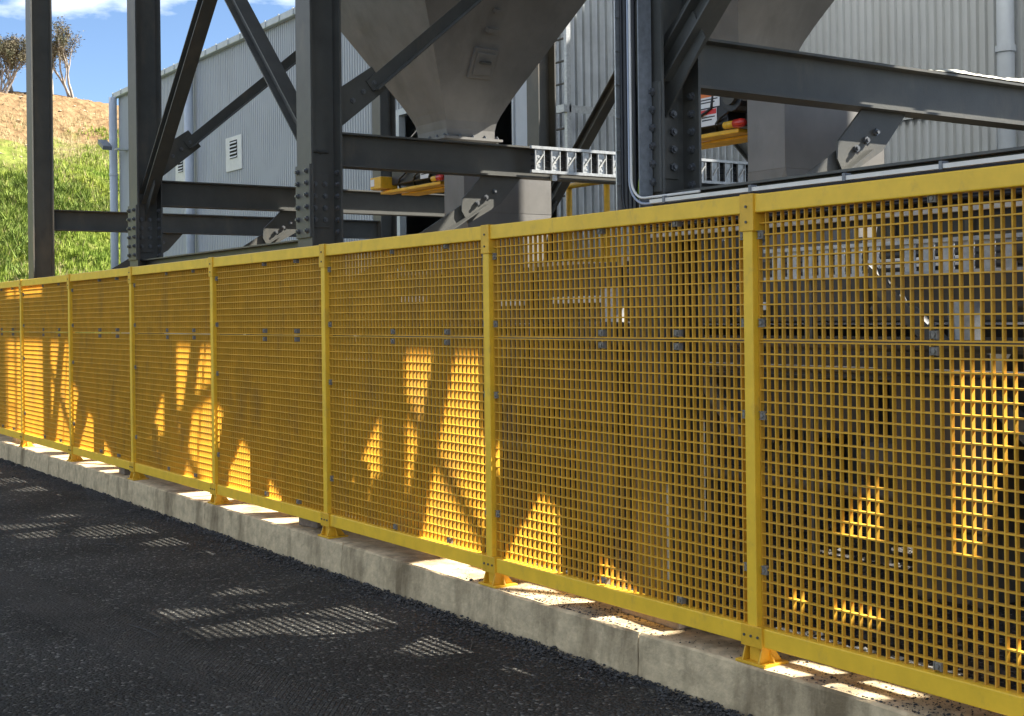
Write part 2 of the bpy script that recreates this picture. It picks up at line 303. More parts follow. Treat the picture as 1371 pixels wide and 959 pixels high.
n = 2600; x = np.concatenate([rng.normal(-1.35, 0.45, n // 2), rng.normal(0.9, 0.5, n // 2)]); y = np.clip(rng.normal(0.06, 0.09, n), -0.035, 0.40); x += y * 0
sz = rng.gamma(1.8, 0.0011, n) + 0.0012
stones('kerb_grit', np.stack([x, y, KZ + 0.001 + sz * 0.25], 1), sz, M_STONE, 'dark grit spilled over the top of the kerb')
n = 5000; x = rng.uniform(-3.5, 3.0, n); y = rng.uniform(0.45, 4.5, n); sz = rng.gamma(2.2, 0.004, n) + 0.004
stones('yard_gravel', np.stack([x, y, 0.175 + sz * 0.25], 1), sz, M_STONE, 'loose gravel over the yard behind the fence')

# ------------------------------------------------------------------ yellow fence
BAY = 2.03; X0 = 0.006
fence = thing('safety_fence', (-4, 0, KZ), 'long bright yellow grating fence standing along the concrete kerb', 'fence')
ZT0, ZT1, ZB0, ZB1 = 2.122, 2.200, 0.300, 0.380
ZMID = 1.584
clip_m = MB().box(-0.014, 0.014, -0.006, 0.004, -0.014, 0.014); clip_m.prism([(0.009 * math.cos(R(60 * k)), 0.009 * math.sin(R(60 * k))) for k in range(6)], 'y', -0.013, -0.005)
clip_m.box(-0.0175, -0.014, -0.010, 0.018, -0.016, 0.016).box(0.014, 0.0175, -0.010, 0.018, -0.016, 0.016)
ME_CLIP = clip_m.mesh('clip', mat('dull_clip', (0.25, 0.225, 0.18), 0.85, metal=0.0, nscale=60, namt=0.3))
sb = MB(); sb.prism([(0.006 * math.cos(R(45 * k)), 0.006 * math.sin(R(45 * k))) for k in range(8)], 'y', -0.004, 0.004)
ME_PIN = sb.mesh('pin', M_STEEL)
def grating_mesh(nc, pitch, rows, rp, name):
    """moulded grating: nc x rows cells, bars 7 mm wide at the face, 26 mm deep, slightly tapered"""
    m = MB(); Wd = nc * pitch; Ht = rows * rp; t0, t1 = 0.0030, 0.0037; y0, y1 = 0.0, 0.0172
    for i in range(nc + 1):
        x = i * pitch - Wd / 2
        m.add([(x - t0, y0, 0), (x + t0, y0, 0), (x + t0, y0, Ht), (x - t0, y0, Ht), (x - t1, y1, 0), (x + t1, y1, 0), (x + t1, y1, Ht), (x - t1, y1, Ht)],
              [(0, 1, 2, 3), (5, 4, 7, 6), (1, 5, 6, 2), (4, 0, 3, 7), (3, 2, 6, 7), (4, 5, 1, 0)])
    for j in range(rows + 1):
        z = j * rp; q = -0.0012                       # horizontal bars stand a hair proud of the vertical ones
        e = Wd / 2 + 0.0025
        m.add([(-e, y0 + q, z - t0), (e, y0 + q, z - t0), (e, y0 + q, z + t0), (-e, y0 + q, z + t0), (-e, y1 - q, z - t1), (e, y1 - q, z - t1), (e, y1 - q, z + t1), (-e, y1 - q, z + t1)],
              [(0, 1, 2, 3), (5, 4, 7, 6), (1, 5, 6, 2), (4, 0, 3, 7), (3, 2, 6, 7), (4, 5, 1, 0)])
    return m.mesh(name, M_GRT)
NC = 45; PITCH = (BAY - 0.066) / NC
ROWU, ROWL = 11, 24
RPU = (2.128 - (ZMID + 0.006)) / ROWU; RPL = ((ZMID - 0.006) - 0.372) / ROWL
ME_GU = grating_mesh(NC, PITCH, ROWU, RPU, 'grating_upper'); ME_GL = grating_mesh(NC, PITCH, ROWL, RPL, 'grating_lower')
rail = MB().box(-BAY / 2 + 0.038, BAY / 2 - 0.038, -0.030, 0.030, 0, ZT1 - ZT0); ME_TR = rail.mesh('top_rail', M_YEL)
rail = MB().box(-BAY / 2 + 0.055, BAY / 2 - 0.055, -0.028, 0.028, 0, ZB1 - ZB0); ME_BR = rail.mesh('bottom_rail', M_YEL)
post_m = MB().box(-0.028, 0.028, -0.034, 0.028, ZB0, ZT1 - 0.004); ME_POST = post_m.mesh('post', M_YEL)
br = MB().box(-0.040, 0.040, -0.040, 0.036, 2.046, ZT1 + 0.004); ME_CAP = br.mesh('cap_bracket', M_YEL2)
br = MB().box(-0.062, 0.062, -0.040, 0.034, ZB0 - 0.006, ZB1 + 0.004); ME_BB = br.mesh('base_bracket', M_YEL2)
ft = MB().box(-0.085, 0.085, -0.052, 0.095, KZ, KZ + 0.012)
ft.box(-0.030, 0.030, -0.020, 0.036, KZ + 0.012, ZB0 - 0.004)
for sx_ in (-0.052, 0.044):
    ft.prism([(-0.047, KZ + 0.012), (0.088, KZ + 0.012), (0.036, ZB0 - 0.004), (-0.026, ZB0 - 0.004)], 'x', sx_, sx_ + 0.008)
ft.prism([(-0.082, KZ + 0.012), (0.082, KZ + 0.012), (0.046, ZB0 - 0.004), (-0.046, ZB0 - 0.004)], 'y', 0.014, 0.022)
ME_FOOT = ft.mesh('foot', M_YEL2)
def bev(o, w=0.004):
    b = o.modifiers.new('bevel', 'BEVEL'); b.width = w; b.segments = 2; b.limit_method = 'ANGLE'; return o
for k in range(-2, 9):                               # posts run from the right (+x) to the far left
    x = X0 - k * BAY
    p = bev(inst('post', ME_POST, (x, 0, 0), fence))
    bev(inst('cap_bracket', ME_CAP, (x, 0, 0), p), 0.003); bev(inst('base_bracket', ME_BB, (x, 0, 0), p), 0.003); bev(inst('foot', ME_FOOT, (x, 0, 0), p), 0.002)
    for z in (2.085, 2.150): inst('pin', ME_PIN, (x, -0.041, z), p)
    for dx in (-0.04, 0, 0.04): inst('pin', ME_PIN, (x + dx, -0.041, (ZB0 + ZB1) / 2), p)
    if k == 8: continue
    xc = x - BAY / 2
    bev(inst('top_rail', ME_TR, (xc, 0, ZT0), fence), 0.005); bev(inst('bottom_rail', ME_BR, (xc, 0, ZB0), fence), 0.005)
    gu = inst('grating', ME_GU, (xc, -0.004 + random.uniform(-.002, .003), ZMID + 0.006), fence, (random.uniform(-.002, .002), random.uniform(-.0009, .0009), 0)); gl = inst('grating', ME_GL, (xc, -0.004 + random.uniform(-.002, .003), 0.372), fence, (random.uniform(-.002, .002), random.uniform(-.0009, .0009), 0))
    for fx in (-0.52, 0.08) if k % 2 else (-0.5, 0.02):
        inst('clip', ME_CLIP, (xc - fx * BAY / 2 * 1.05, -0.006, 2.112), gu); inst('clip', ME_CLIP, (xc - fx * BAY / 2 * 1.05, -0.006, ZMID + 0.030), gu)
        inst('clip', ME_CLIP, (xc - fx * BAY / 2 * 1.05, -0.006, ZMID - 0.030), gl); inst('clip', ME_CLIP, (xc - fx * BAY / 2 * 1.05, -0.006, 0.405), gl)
    for s_ in (-1, 1):
        for z, g in ((2.03, gu), (1.66, gu), (1.27, gl), (0.62, gl)):
            inst('clip', ME_CLIP, (xc + s_ * (BAY / 2 - 0.052), -0.004, z), g, (0, R(90), 0))

# ------------------------------------------------------------------ steel frame
FX = {-1: -13.07, 0: -9.07, 1: -5.07, 2: -1.07, 3: 2.93, 4: 6.93}   # column lines
YF0, YF1, YR0, YR1 = 0.32, 0.58, 5.25, 5.51
frame = thing('steel_frame', (-5.07, 0.45, 0.175), 'charcoal bolted steel frame of columns, beams and braces carrying the hoppers', 'steel frame')
def column(x, y0, y1, ztop, splice=True):
    m = MB(); ibeam(m, (x, (y0 + y1) / 2, 0.19), (x, (y0 + y1) / 2, ztop), (0, 1, 0), y1 - y0, 0.25, 0.016, 0.011)
    c = m.build('column', M_STEEL, frame)
    box('base_plate', M_STEEL, c, x - 0.19, x + 0.19, y0 - 0.06, y1 + 0.06, 0.17, 0.192)
    if splice:
        z0, z1 = 2.31, 2.86
        box('splice_plate', M_STEEL, c, x - 0.123, x + 0.123, y0 - 0.016, y0 - 0.0005, z0, z1, 0.002)
        box('splice_plate', M_STEEL, c, x + 0.006, x + 0.018, y0 + 0.045, y1 - 0.06, z0 + 0.08, z1 - 0.06, 0.002)
        for j in range(6):
            z = z0 + 0.05 + j * 0.09
            for dx in (-0.075, 0.075): bolt((x + dx, y0 - 0.016, z), '-y', c)
            bolt((x + 0.078, y1 - 0.016, z), '-y', c)
            if j in (1, 2, 3, 4):
                for yy in (y0 + 0.075, y1 - 0.10): bolt((x + 0.018, yy, z), '+x', c)
    return c
BZ0, BZ1 = 2.86, 3.12
def plate_poly(parent, x, poly, bolts=(), th=0.014, name='gusset_plate'):
    g = MB().prism(poly, 'x', x, x + th).build(name, M_STEEL, parent)
    for y, z in bolts: bolt((x + th, y, z), '+x', parent)
    return g
for k, x in FX.items():
    ztop = 7.61 if k >= 0 else 8.9
    column(x, YF0, YF1, ztop, splice=(k >= 0)); column(x, YR0, YR1, ztop if k >= 0 else 8.9, splice=False)
    m = MB(); ibeam(m, (x, YF1 - 0.0, (BZ0 + BZ1) / 2), (x, YR0, (BZ0 + BZ1) / 2), (0, 0, 1), BZ1 - BZ0, 0.16, 0.014, 0.010)
    b = m.build('beam', M_STEEL, frame)
    # inclined brace in the plane of the portal, from the front column up to the middle of the upper beam
    if k in (0, 1):
        p0, p1 = Vector((x + 0.02, 0.60, 3.27)), Vector((x + 0.02, 2.90, 5.20))
        d = (p1 - p0).normalized(); nn = Vector((0, -d.z, d.y))
        m = MB(); q0 = p0 + d * 0.36; m.obox(q0, p1, nn, Vector((1, 0, 0)), -0.05, 0.05, -0.005, 0.005); m.obox(q0, p1, nn, Vector((1, 0, 0)), -0.05, -0.04, 0.005, 0.095)
        br_ = m.build('brace', M_STEEL, frame)
        g0 = p0 - d * 0.06; w = 0.105
        pl = [g0 + nn * w, g0 + nn * (-w) , p0 + d * 0.48 - nn * w, p0 + d * 0.48 + nn * w]
        pl = [(YF1 - 0.002, 3.30 + 0.14), (YF1 - 0.002, 3.02 + 0.11)] + [(q.y, q.z) for q in pl[2:]]
        plate_poly(br_, x - 0.004, pl, [((p0 + d * t).y, (p0 + d * t).z) for t in (0.17, 0.29, 0.41)])
        # mirrored brace on the far side
        m = MB(); p0b, p1b = Vector((x + 0.02, 5.22, 3.27)), Vector((x + 0.02, 2.98, 5.20)); d2 = (p1b - p0b).normalized(); n2_ = Vector((0, -d2.z, d2.y))
        m.obox(p0b, p1b, n2_, Vector((1, 0, 0)), -0.05, 0.05, -0.005, 0.005); m.build('brace', M_STEEL, frame)
    # knee brace hanging below the beam towards the foot of the front column
    p0, p1 = Vector((x - 0.02, 2.20, 2.84)), Vector((x - 0.02, 0.60, 1.86)); d = (p1 - p0).normalized(); nn = Vector((0, -d.z, d.y))
    m = MB(); q0 = p0 + d * 0.34; m.obox(q0, p1, nn, Vector((1, 0, 0)), -0.055, 0.055, -0.005, 0.005); m.obox(q0, p1, nn, Vector((1, 0, 0)), 0.045, 0.055, 0.005, 0.10)
    kb = m.build('knee_brace', M_STEEL, frame)
    g = [(2.30, BZ0 - 0.001), (1.92, BZ0 - 0.001)] + [(q.y, q.z) for q in (p0 + d * 0.50 - nn * 0.10, p0 + d * 0.56 - nn * 0.02, p0 + d * 0.56 + nn * 0.10, p0 + d * 0.2 + nn * 0.12)]
    plate_poly(kb, x - 0.005, sorted(g, key=lambda q: math.atan2(q[1] - 2.72, q[0] - 2.02)), [((p0 + d * t).y, (p0 + d * t).z) for t in (0.20, 0.30, 0.40)])
    # top beam of each portal
    if k >= 0:
        m = MB(); ibeam(m, (x, YF1, 5.45), (x, YR0, 5.45), (0, 0, 1), 0.26, 0.16); m.build('beam', M_STEEL, frame)
def chevron(xa, xb, y, z0, zt):
    xm = (xa + xb) / 2
    for s_, xc in ((1, xa), (-1, xb)):
        p0, p1 = Vector((xc + s_ * 0.02, y, z0)), Vector((xm - s_ * 0.06, y, zt)); d = (p1 - p0).normalized(); nn = Vector((-d.z, 0, d.x)) * s_
        m = MB(); Y = Vector((0, -1, 0))
        m.obox(p0, p1, nn, Y, 0.052, 0.062, -0.065, 0.065).obox(p0, p1, nn, Y, -0.062, -0.052, -0.065, 0.065).obox(p0, p1, nn, Y, -0.052, 0.052, -0.006, 0.006)
        c = m.build('brace', M_STEEL, frame)
        MB().prism([(xc + s_ * 0.02, z0 - 0.22), (xc + s_ * 0.32, z0 + 0.13), (xc + s_ * 0.20, z0 + 0.34), (xc + s_ * 0.02, z0 + 0.2)], 'y', y - 0.006 - 0.012, y - 0.007).build('gusset_plate', M_STEEL, c)
for xa, xb in ((FX[0], FX[1]), (FX[2], FX[3])): chevron(xa, xb, 0.45, 2.92, 4.78)
chevron(FX[0], FX[1], 5.38, 2.92, 4.78)
def girt(xa, xb, y, z0, z1, name='girt'):
    m = MB(); ibeam(m, (xa, y, (z0 + z1) / 2), (xb, y, (z0 + z1) / 2), (0, 0, 1), z1 - z0, 0.13, 0.012, 0.008); return m.build(name, M_STEEL, frame)
for a, b in ((0, 1), (2, 3), (3, 4)): girt(FX[a] + 0.007, FX[b] - 0.007, 0.45, 2.16, 2.315)
for a, b in ((-1, 0), (0, 1), (1, 2), (2, 3), (3, 4)): girt(FX[a] + 0.007, FX[b] - 0.007, 5.38, 7.20, 7.60, 'deck_girder')
def rear_brace(xa, za, xb, zb): MB().obox((xa, 5.38, za), (xb, 5.38, zb), (0, 0, 1), (0, 1, 0), -0.07, 0.07, -0.006, 0.006).build('brace', M_STEEL, frame)
for a in (0, 2): rear_brace(FX[a] + .13, 6.85, FX[a] + 2.0, 5.3); rear_brace(FX[a] + 3.87, 6.85, FX[a] + 2.0, 5.3)
rear_brace(FX[1] + .13, 6.5, FX[1] + 2.0, 7.15); rear_brace(FX[1] + .13, 6.4, FX[1] + 1.6, 5.4)
for a, b in ((0, 1), (1, 2), (2, 3), (3, 4)):
    girt(FX[a] + 0.007, FX[b] - 0.007, 0.45, 7.20, 7.60, 'deck_girder')
# upper cross braces of the rear row, high between the bins and the deck
for a, b in ():
    for s_ in (1, -1):
        xa, xb = (FX[a], FX[b]) if s_ > 0 else (FX[b], FX[a])
        MB().obox((xa + s_ * 0.1, 5.38 + 0.02 * s_, 5.6), (xb - s_ * 0.1, 5.38 + 0.02 * s_, 8.1), (0, 0, 1), (0, 1, 0), -0.07, 0.07, -0.006, 0.006).build('brace', M_STEEL, frame)

# ------------------------------------------------------------------ hoppers with their bins
def make_hopper(xc, label):
    yc = 2.91
    h = thing('hopper', (xc, yc, 3.42), label, 'hopper', 'hoppers in the steel frame')
    rings = [(3.44, .275), (3.52, .277), (3.60, .292), (3.68, .325), (3.78, .375), (3.9, .44)] + [(z, .44 + .57 * (z - 3.9)) for z in (4.4, 5.0, 5.6)]
    m = MB(); vs_ = []
    for z, a in rings:
        vs_ += [(xc - a, yc - a, z), (xc + a, yc - a, z), (xc + a, yc + a, z), (xc - a, yc + a, z)]
    fs_ = [(i * 4 + j, i * 4 + (j + 1) % 4, (i + 1) * 4 + (j + 1) % 4, (i + 1) * 4 + j) for i in range(len(rings) - 1) for j in range(4)]
    m.add(vs_, fs_).build('cone', M_HOP, h)
    a = rings[-1][1]
    m = MB().box(xc - a, xc + a, 2.91 - a, 2.91 + a, 5.602, 7.45); m.build('bin', M_HOP, h)
    fl = MB().box(xc - .335, xc + .335, yc - .335, yc + .335, 3.415, 3.438).build('outlet_flange', M_HOP, h)
    for i in range(5):
        t = -0.28 + 0.14 * i
        for px, py in ((xc + 0.306, yc + t), (xc + t, yc - 0.306)): inst('bolt', ME_BOLT, (px, py, 3.44), fl)
    # inspection hatch on the side that faces away from the shed
    zc = 4.12; hx = xc + .44 + .57 * (zc - 3.9); nrm = Vector((1, 0, -.57)).normalized(); tz = Vector((.57, 0, 1)).normalized(); ty = Vector((0, 1, 0))
    c = Vector((hx, yc - 0.05, zc)); m = MB()
    m.obox(c - nrm * 0.004, c + nrm * 0.03, ty, tz, -0.13, 0.13, -0.15, 0.15).obox(c + nrm * 0.03, c + nrm * 0.045, ty, tz, -0.10, 0.10, -0.11, 0.11)
    ht = m.build('hatch', M_HOP, h, bevel=0.006)
    MB().obox(c + nrm * 0.04 + tz * 0.02, c + nrm * 0.075 + tz * 0.02, ty, tz, -0.06, 0.06, -0.012, 0.012).build('handle', M_STEEL, ht)
    for dz, w in ((0.33, 0.06), (0.52, 0.03)):
        q = c + tz * dz; MB().obox(q - nrm * 0.002, q + nrm * 0.05, ty, tz, -w, w, -0.02, 0.02).build('lug', M_HOP, h)
    for zz in (5.0, 5.6):                              # stiffener on the front face
        a_ = .44 + .57 * (zz - 3.9); q = Vector((xc, yc - a_, zz)); nf = Vector((0, -1, -.57)).normalized(); tf_ = Vector((0, -.57, 1)).normalized()
    return h
make_hopper(-7.07, 'grey steel hopper tapering down behind the leftmost portal beam, hatch on its right face')
make_hopper(-3.07, 'grey steel hopper cut off by the top edge, in front of the ribbed wall')
make_hopper(0.93, 'grey steel hopper beyond the right edge of the picture'); make_hopper(4.93, 'grey steel hopper farthest to the right, outside the picture')

house = thing('bin_house', (-1.1, 2.9, 7.62), 'closed grey bin house on top of the steel frame above the hoppers', 'bin house')
box('floor', M_STEEL, house, -9.2, 7.1, 0.35, 5.48, 7.615, 7.8); box('wall', M_SHED, house, -9.15, 7.05, 0.40, 5.44, 7.802, 15.0)
box('roof', M_GUT, house, -9.3, 7.2, 0.25, 5.6, 15.002, 15.15)

# ------------------------------------------------------------------ chutes and feeder drives
def make_chute(dx, lab1, lab2):
    x0, x1, y0, y1 = -6.50 + dx, -6.15 + dx, 2.42, 3.40
    c = thing('discharge_chute', ((x0 + x1) / 2, (y0 + y1) / 2, 1.2), lab1, 'chute', 'discharge chutes under the hoppers')
    MB().box(x0, x1, y0, y1, 2.66, 3.24).build('upper_casing', M_HOP, c, bevel=0.004)
    m = MB(); m.add([(x0, y0, 2.66), (x1, y0, 2.66), (x1, y1, 2.66), (x0, y1, 2.66), (x0 - .08, y0 + .06, 2.05), (x1 + .02, y0 + .16, 2.05), (x1 + .02, y1 - .16, 2.05), (x0 - .08, y1 - .16, 2.05)],
                   [(0, 1, 2, 3), (7, 6, 5, 4), (4, 5, 1, 0), (5, 6, 2, 1), (6, 7, 3, 2), (7, 4, 0, 3)]); m.build('lower_casing', M_HOP, c)
    m = MB().box(x0 - .28, x0 - .002, y0 - .02, y0 + .30, 2.10, 2.50); m.build('side_hood', M_HOP, c, bevel=0.004)
    f = MB().box(x0 - 1.15, x0 + 0.02, y0 + .22, y0 + .80, 3.06, 3.27).build('feeder_trough', M_HOP, c, bevel=0.004)
    d = thing('gate_drive', (x0 - 0.5, y0 + .1, 2.95), lab2, 'drive', 'gate drives beside the chutes')
    xa, xb = x0 - 1.35, x0 - 0.02
    box('housing', M_BLK, d, xa + 0.25, xb - 0.22, y0 + .05, y0 + .26, 3.03, 3.34, 0.01)
    MB().tube([(xb - .11, y0 - .02, 3.20), (xb - .11, y0 + .28, 3.20)], 0.105, 16).build('motor', M_BLK, d, smooth=False, bevel=0.006)
    MB().tube([(xb - .11, y0 - .05, 3.20), (xb - .11, y0 - .021, 3.20)], 0.06, 12).build('shaft_cap', M_GREY, d)
    b = box('gate_bar', M_YEL2, d, xa + 0.05, xb - 0.10, y0 + .03, y0 + .16, 2.955, 2.985, 0.006)
    box('gate_plate', M_YEL2, d, xa + 0.25, xb - 0.12, y0 + .161, y0 + .36, 2.935, 2.955, 0.004)
    for i in range(3):
        q = xa + .35 + .3 * i; MB().tube([(q, y0 + .1, 2.986), (q + .02, y0 + .06, 3.04), (q + .12, y0 + .02, 3.08), (q + .3, y0 + .04, 3.16), (q + .32, y0 + .06, 3.34)], 0.011, 6).build('hose', M_BLK, d, smooth=True)
    MB().tube([(xb - .22, y0 + .02, 3.015), (xb - .12, y0 + .02, 3.015)], 0.026, 12).build('end_knob', M_YEL2, d, smooth=True)
    MB().tube([(xb - .119, y0 + .02, 3.015), (xb - .05, y0 + .02, 3.015), (xb - .02, y0 + .02, 3.015)], [0.032, 0.032, 0.02], 12).build('red_lens', M_RED, d, smooth=True)
    box('actuator_box', M_YEL2, d, xa + 0.0, xa + 0.22, y0 - .06, y0 + .14, 3.0, 3.12, 0.008)
    # two printed warning labels: coloured heading over white with small print
    yl = y0 + .048
    for (ax, bx_, az, bz, top, mtop) in ((xb - .55, xb - .30, 3.17, 3.30, 0.055, M_ORG), (xb - .50, xb - .33, 3.03 + .01, 3.16, 0.04, M_PRR)):
        lb = box('warning_label', M_PRW, d, ax, bx_, yl - .002, yl, az, bz); box('heading', mtop, lb, ax + .004, bx_ - .004, yl - .004, yl - .0021, bz - top, bz - .004)
        for i in range(2): box('print_line', M_INK, lb, ax + .02, bx_ - .02 - .03 * i, yl - .004, yl - .0021, bz - top - .022 - .02 * i, bz - top - .014 - .02 * i)
    box('label_plate', M_PRW, d, xa + 0.015, xa + 0.09, y0 - .063, y0 - .061, 3.03, 3.10)
    return c
make_chute(0, 'pale steel chute under the middle portal beam, half in sun', 'yellow and black gate drive left of the chute below the left hopper')
make_chute(4, 'pale steel chute behind the knee brace of the right portal', 'black gate drive with red and orange warning labels beside the right chute')

# ------------------------------------------------------------------ conveyor and machinery behind the fence
cv = thing('belt_conveyor', (-4, 3.0, 0.175), 'grey belt conveyor running under the chutes behind the fence', 'conveyor')
for y in (2.35, 3.75):
    m = MB(); ibeam(m, (-12.0, y, 1.42), (6.5, y, 1.42), (0, 0, 1), 0.26, 0.09, 0.012, 0.008); m.build('stringer', M_GREY, cv)
MB().add([(-12, 2.42, 1.62), (6.5, 2.42, 1.62), (6.5, 2.75, 1.50), (-12, 2.75, 1.50), (6.5, 3.35, 1.50), (-12, 3.35, 1.50), (6.5, 3.70, 1.62), (-12, 3.70, 1.62)],
         [(0, 3, 2, 1), (3, 5, 4, 2), (5, 7, 6, 4)][::1]).build('belt', M_BLK, cv)
box('casing', M_GREY, cv, -12, 6.5, 2.52, 3.58, 1.64, 2.12, 0.006)
for x in np.arange(-11.2, 6.4, 1.2):
    fl = box('casing_flange', M_GREY, cv, x, x + .05, 2.47, 3.63, 1.63, 2.17)
    for z in (1.72, 1.88, 2.04): bolt((x + .1, 2.519, z), '-y', fl)
box('return_guard', M_GREY, cv, -12, 6.5, 2.395, 2.41, 0.95, 1.25)
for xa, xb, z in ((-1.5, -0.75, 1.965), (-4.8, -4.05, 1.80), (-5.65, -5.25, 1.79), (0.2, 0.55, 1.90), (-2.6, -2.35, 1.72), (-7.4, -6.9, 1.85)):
    box('sunlit_strip', M_WHT, cv, xa, xb, 2.425, 2.468, z, z + .055, 0.004)  # pale bars standing in for slivers of sunlight along the casing
for xa, xb, y, z, r_ in ((-9, 5.0, 2.2, 0.62, .06), (-6.0, 4.0, 1.62, 1.52, .035), (-6.0, 4.0, 1.62, 1.38, .022)):
    MB().tube([(xa, y, z), (xb, y, z)], r_, 10).build('service_pipe', M_GREY, cv, smooth=True)
for xa, za, xb, zb, y in ((-0.9, 1.9, 0.3, 0.9, 1.8), (0.2, 2.0, 0.9, 1.3, 1.66), (-2.9, 1.9, -1.9, 0.9, 1.8), (-4.9, 0.6, -4.1, 1.7, 1.8), (0.9, 0.5, 1.5, 1.3, 1.5)):
    MB().obox((xa, y, za), (xb, y, zb), (0, 0, 1), (0, 1, 0), -.06, .06, -.03, .03).build('strut', M_STEEL, cv)
for x in np.arange(-11.5, 6.4, 1.45):
    for y in (2.35, 3.75):
        m = MB(); ibeam(m, (x, y, 0.178), (x, y, 1.288), (1, 0, 0), 0.12, 0.10, 0.008, 0.006); m.build('leg', M_GREY, cv)
    MB().obox((x, 2.40, 0.4), (x, 3.70, 1.2), (0, 0, 1), (1, 0, 0), -0.03, 0.03, -0.004, 0.004).build('cross_brace', M_GREY, cv)
    MB().tube([(x + .5, 2.30, 1.50), (x + .5, 3.80, 1.50)], 0.045, 10).build('roller', M_GALV, cv)
for i, (xx, z0, z1) in enumerate(((-3.4, 0.9, 1.9), (-0.4, 0.55, 1.75), (1.5, 0.7, 1.95))):
    g = thing('gearbox', (xx, 1.95, 0.175), ('grey gearbox with motor under the middle chute behind the fence', 'grey gearbox with motor just right of the nearest thick post', 'grey gearbox with motor at the right edge behind the fence')[i], 'gearbox', 'gearboxes along the conveyor')
    box('casing', M_GREY, g, xx - .3, xx + .3, 1.72, 2.2, z0, z1 - .25, 0.02); MB().tube([(xx - .62, 1.95, z0 + .3), (xx - .305, 1.95, z0 + .3)], 0.15, 14).build('motor', M_GREY, g, bevel=0.01)
    box('pedestal', M_STEEL, g, xx - .22, xx + .22, 1.78, 2.14, 0.176, z0 - .002)
    MB().tube([(xx, 1.95, z1 - .249), (xx, 1.95, z1)], 0.09, 12).build('breather', M_GALV, g)
pk = thing('shade_pipes', (2.2, 1.5, 0.175), 'added dark pipes on posts that break up the sun on the nearest fence panel', 'added shade pipes')  # pipes and posts added to shade parts of the lit fence panel
for z, r_ in ((2.26, .095), (1.98, .06), (1.72, .03)): MB().tube([(0.25, 1.5, z), (5.2, 1.5, z)], r_, 14).build('pipe', M_GREY, pk, smooth=True)
for xx in (0.98, 2.5, 4.1):
    MB().box(xx - .05, xx + .05, 1.60, 1.70, 0.176, 2.30).build('post', M_STEEL, pk)
    for z in (2.14, 1.90): MB().box(xx - .04, xx + .04, 1.42, 1.599, z - .03, z).build('bracket', M_STEEL, pk)
mh = thing('machine_housing', (0, 7.5, 0.175), 'long dark machine housing with stiffeners behind the conveyor', 'housing')
box('casing', M_GREY, mh, -8.0, 7.0, 6.95, 8.3, 0.5, 2.85, 0.01); box('top_plate', M_GREY, mh, -8.05, 7.05, 6.9, 8.35, 2.852, 2.9)
for x in np.arange(-7.9, 7.0, 0.95): box('stiffener', M_STEEL, mh, x, x + .06, 6.88, 6.949, 0.5, 2.84)
for x in np.arange(-7.4, 6.9, 1.9): box('access_door', M_STEEL, mh, x, x + .6, 6.925, 6.949, 1.0, 2.4, 0.006)
for x in np.arange(-7.8, 7.0, 2.9):
    for y in (7.05, 8.2): box('leg', M_STEEL, mh, x - .08, x + .08, y - .08, y + .08, 0.176, 0.499)
gd = thing('mesh_guard', (0.3, 2.26, 0.175), 'low yellow mesh guard behind the nearest fence panel', 'guard')
for xx in (-0.05, 0.40, 0.85): box('post', M_YEL2, gd, xx - .02, xx + .02, 2.23, 2.27, 0.176, 0.98, 0.004)
for zz in (0.45, 0.93): box('rail', M_YEL2, gd, -0.03, 0.83, 2.235, 2.265, zz, zz + .03, 0.004)
m = MB()
for i in range(21): m.box(-0.02 + i * .04, -0.016 + i * .04, 2.245, 2.250, 0.48, 0.93)
for j in range(11): m.box(-0.03, 0.83, 2.251, 2.256, 0.49 + j * .042, 0.494 + j * .042)
tag(m.build('mesh_wires', M_YEL2, gd), kind='stuff')

# ------------------------------------------------------------------ cable ladders, cables, conduits
cl = thing('cable_ladder', (-4.94, 4.5, 2.9), 'bright galvanised cable ladder fixed along the middle portal beam', 'cable ladder', 'galvanised cable ladders')
for z in (2.895, 3.095): MB().box(-4.955, -4.925, 2.32, 7.2, z, z + .024).build('side_rail', M_GALV, cl)
for i in range(29):
    y = 2.36 + i * .165
    m = MB().box(-4.950, -4.944, y, y + .095, 2.919, 3.095).box(-4.944, -4.930, y, y + .008, 2.919, 3.095).box(-4.944, -4.930, y + .087, y + .095, 2.919, 3.095)
    for j in range(4): m.box(-4.944, -4.941, y + .035, y + .06, 2.94 + j * .04, 2.955 + j * .04)
    ru = m.build('rung', M_GALV, cl)
    MB().tube([(-4.936, y + .02, 2.97), (-4.93, y + .08, 3.05)], 0.006, 6).build('cable_tie', M_WHT, ru)
for y in (2.55, 3.9, 5.2): box('hanger', M_GALV, cl, -4.985, -4.956, y, y + .05, 2.84, 2.90)
for i in range(3): MB().tube([(-4.962, 2.34, 2.95 + i * .05), (-4.962, 7.2, 2.95 + i * .05)], 0.010, 6).build('cable', M_BLK, cl)

c2_ = thing('cable_ladder', (1.2, 2.0, 1.9), 'galvanised cable ladder seen through the upper mesh of the nearest panel', 'cable ladder', 'galvanised cable ladders')
for z in (1.90, 2.075): MB().box(-1.9, 4.6, 1.96, 2.0, z, z + .022).build('side_rail', M_GALV, c2_)
for i in range(50):
    if i % 9 != 7: MB().box(-1.85 + i * .128, -1.775 + i * .128, 1.985, 1.991, 1.923, 2.074).build('rung', M_GALV, c2_)
for xx in (-1.6, 0.4, 2.4, 4.3): box('hanger', M_STEEL, c2_, xx, xx + .06, 2.001, 2.04, 0.176, 2.1)
for i in range(4): MB().tube([(-1.9, 2.012, 1.94 + i * .035), (4.6, 2.012, 1.94 + i * .035)], 0.010, 6).build('cable', M_BLK, c2_)
dr = thing('drive_pulley', (0.15, 2.1, 0.9), 'large dark pulley wheel with guard arm low behind the nearest panel', 'pulley')
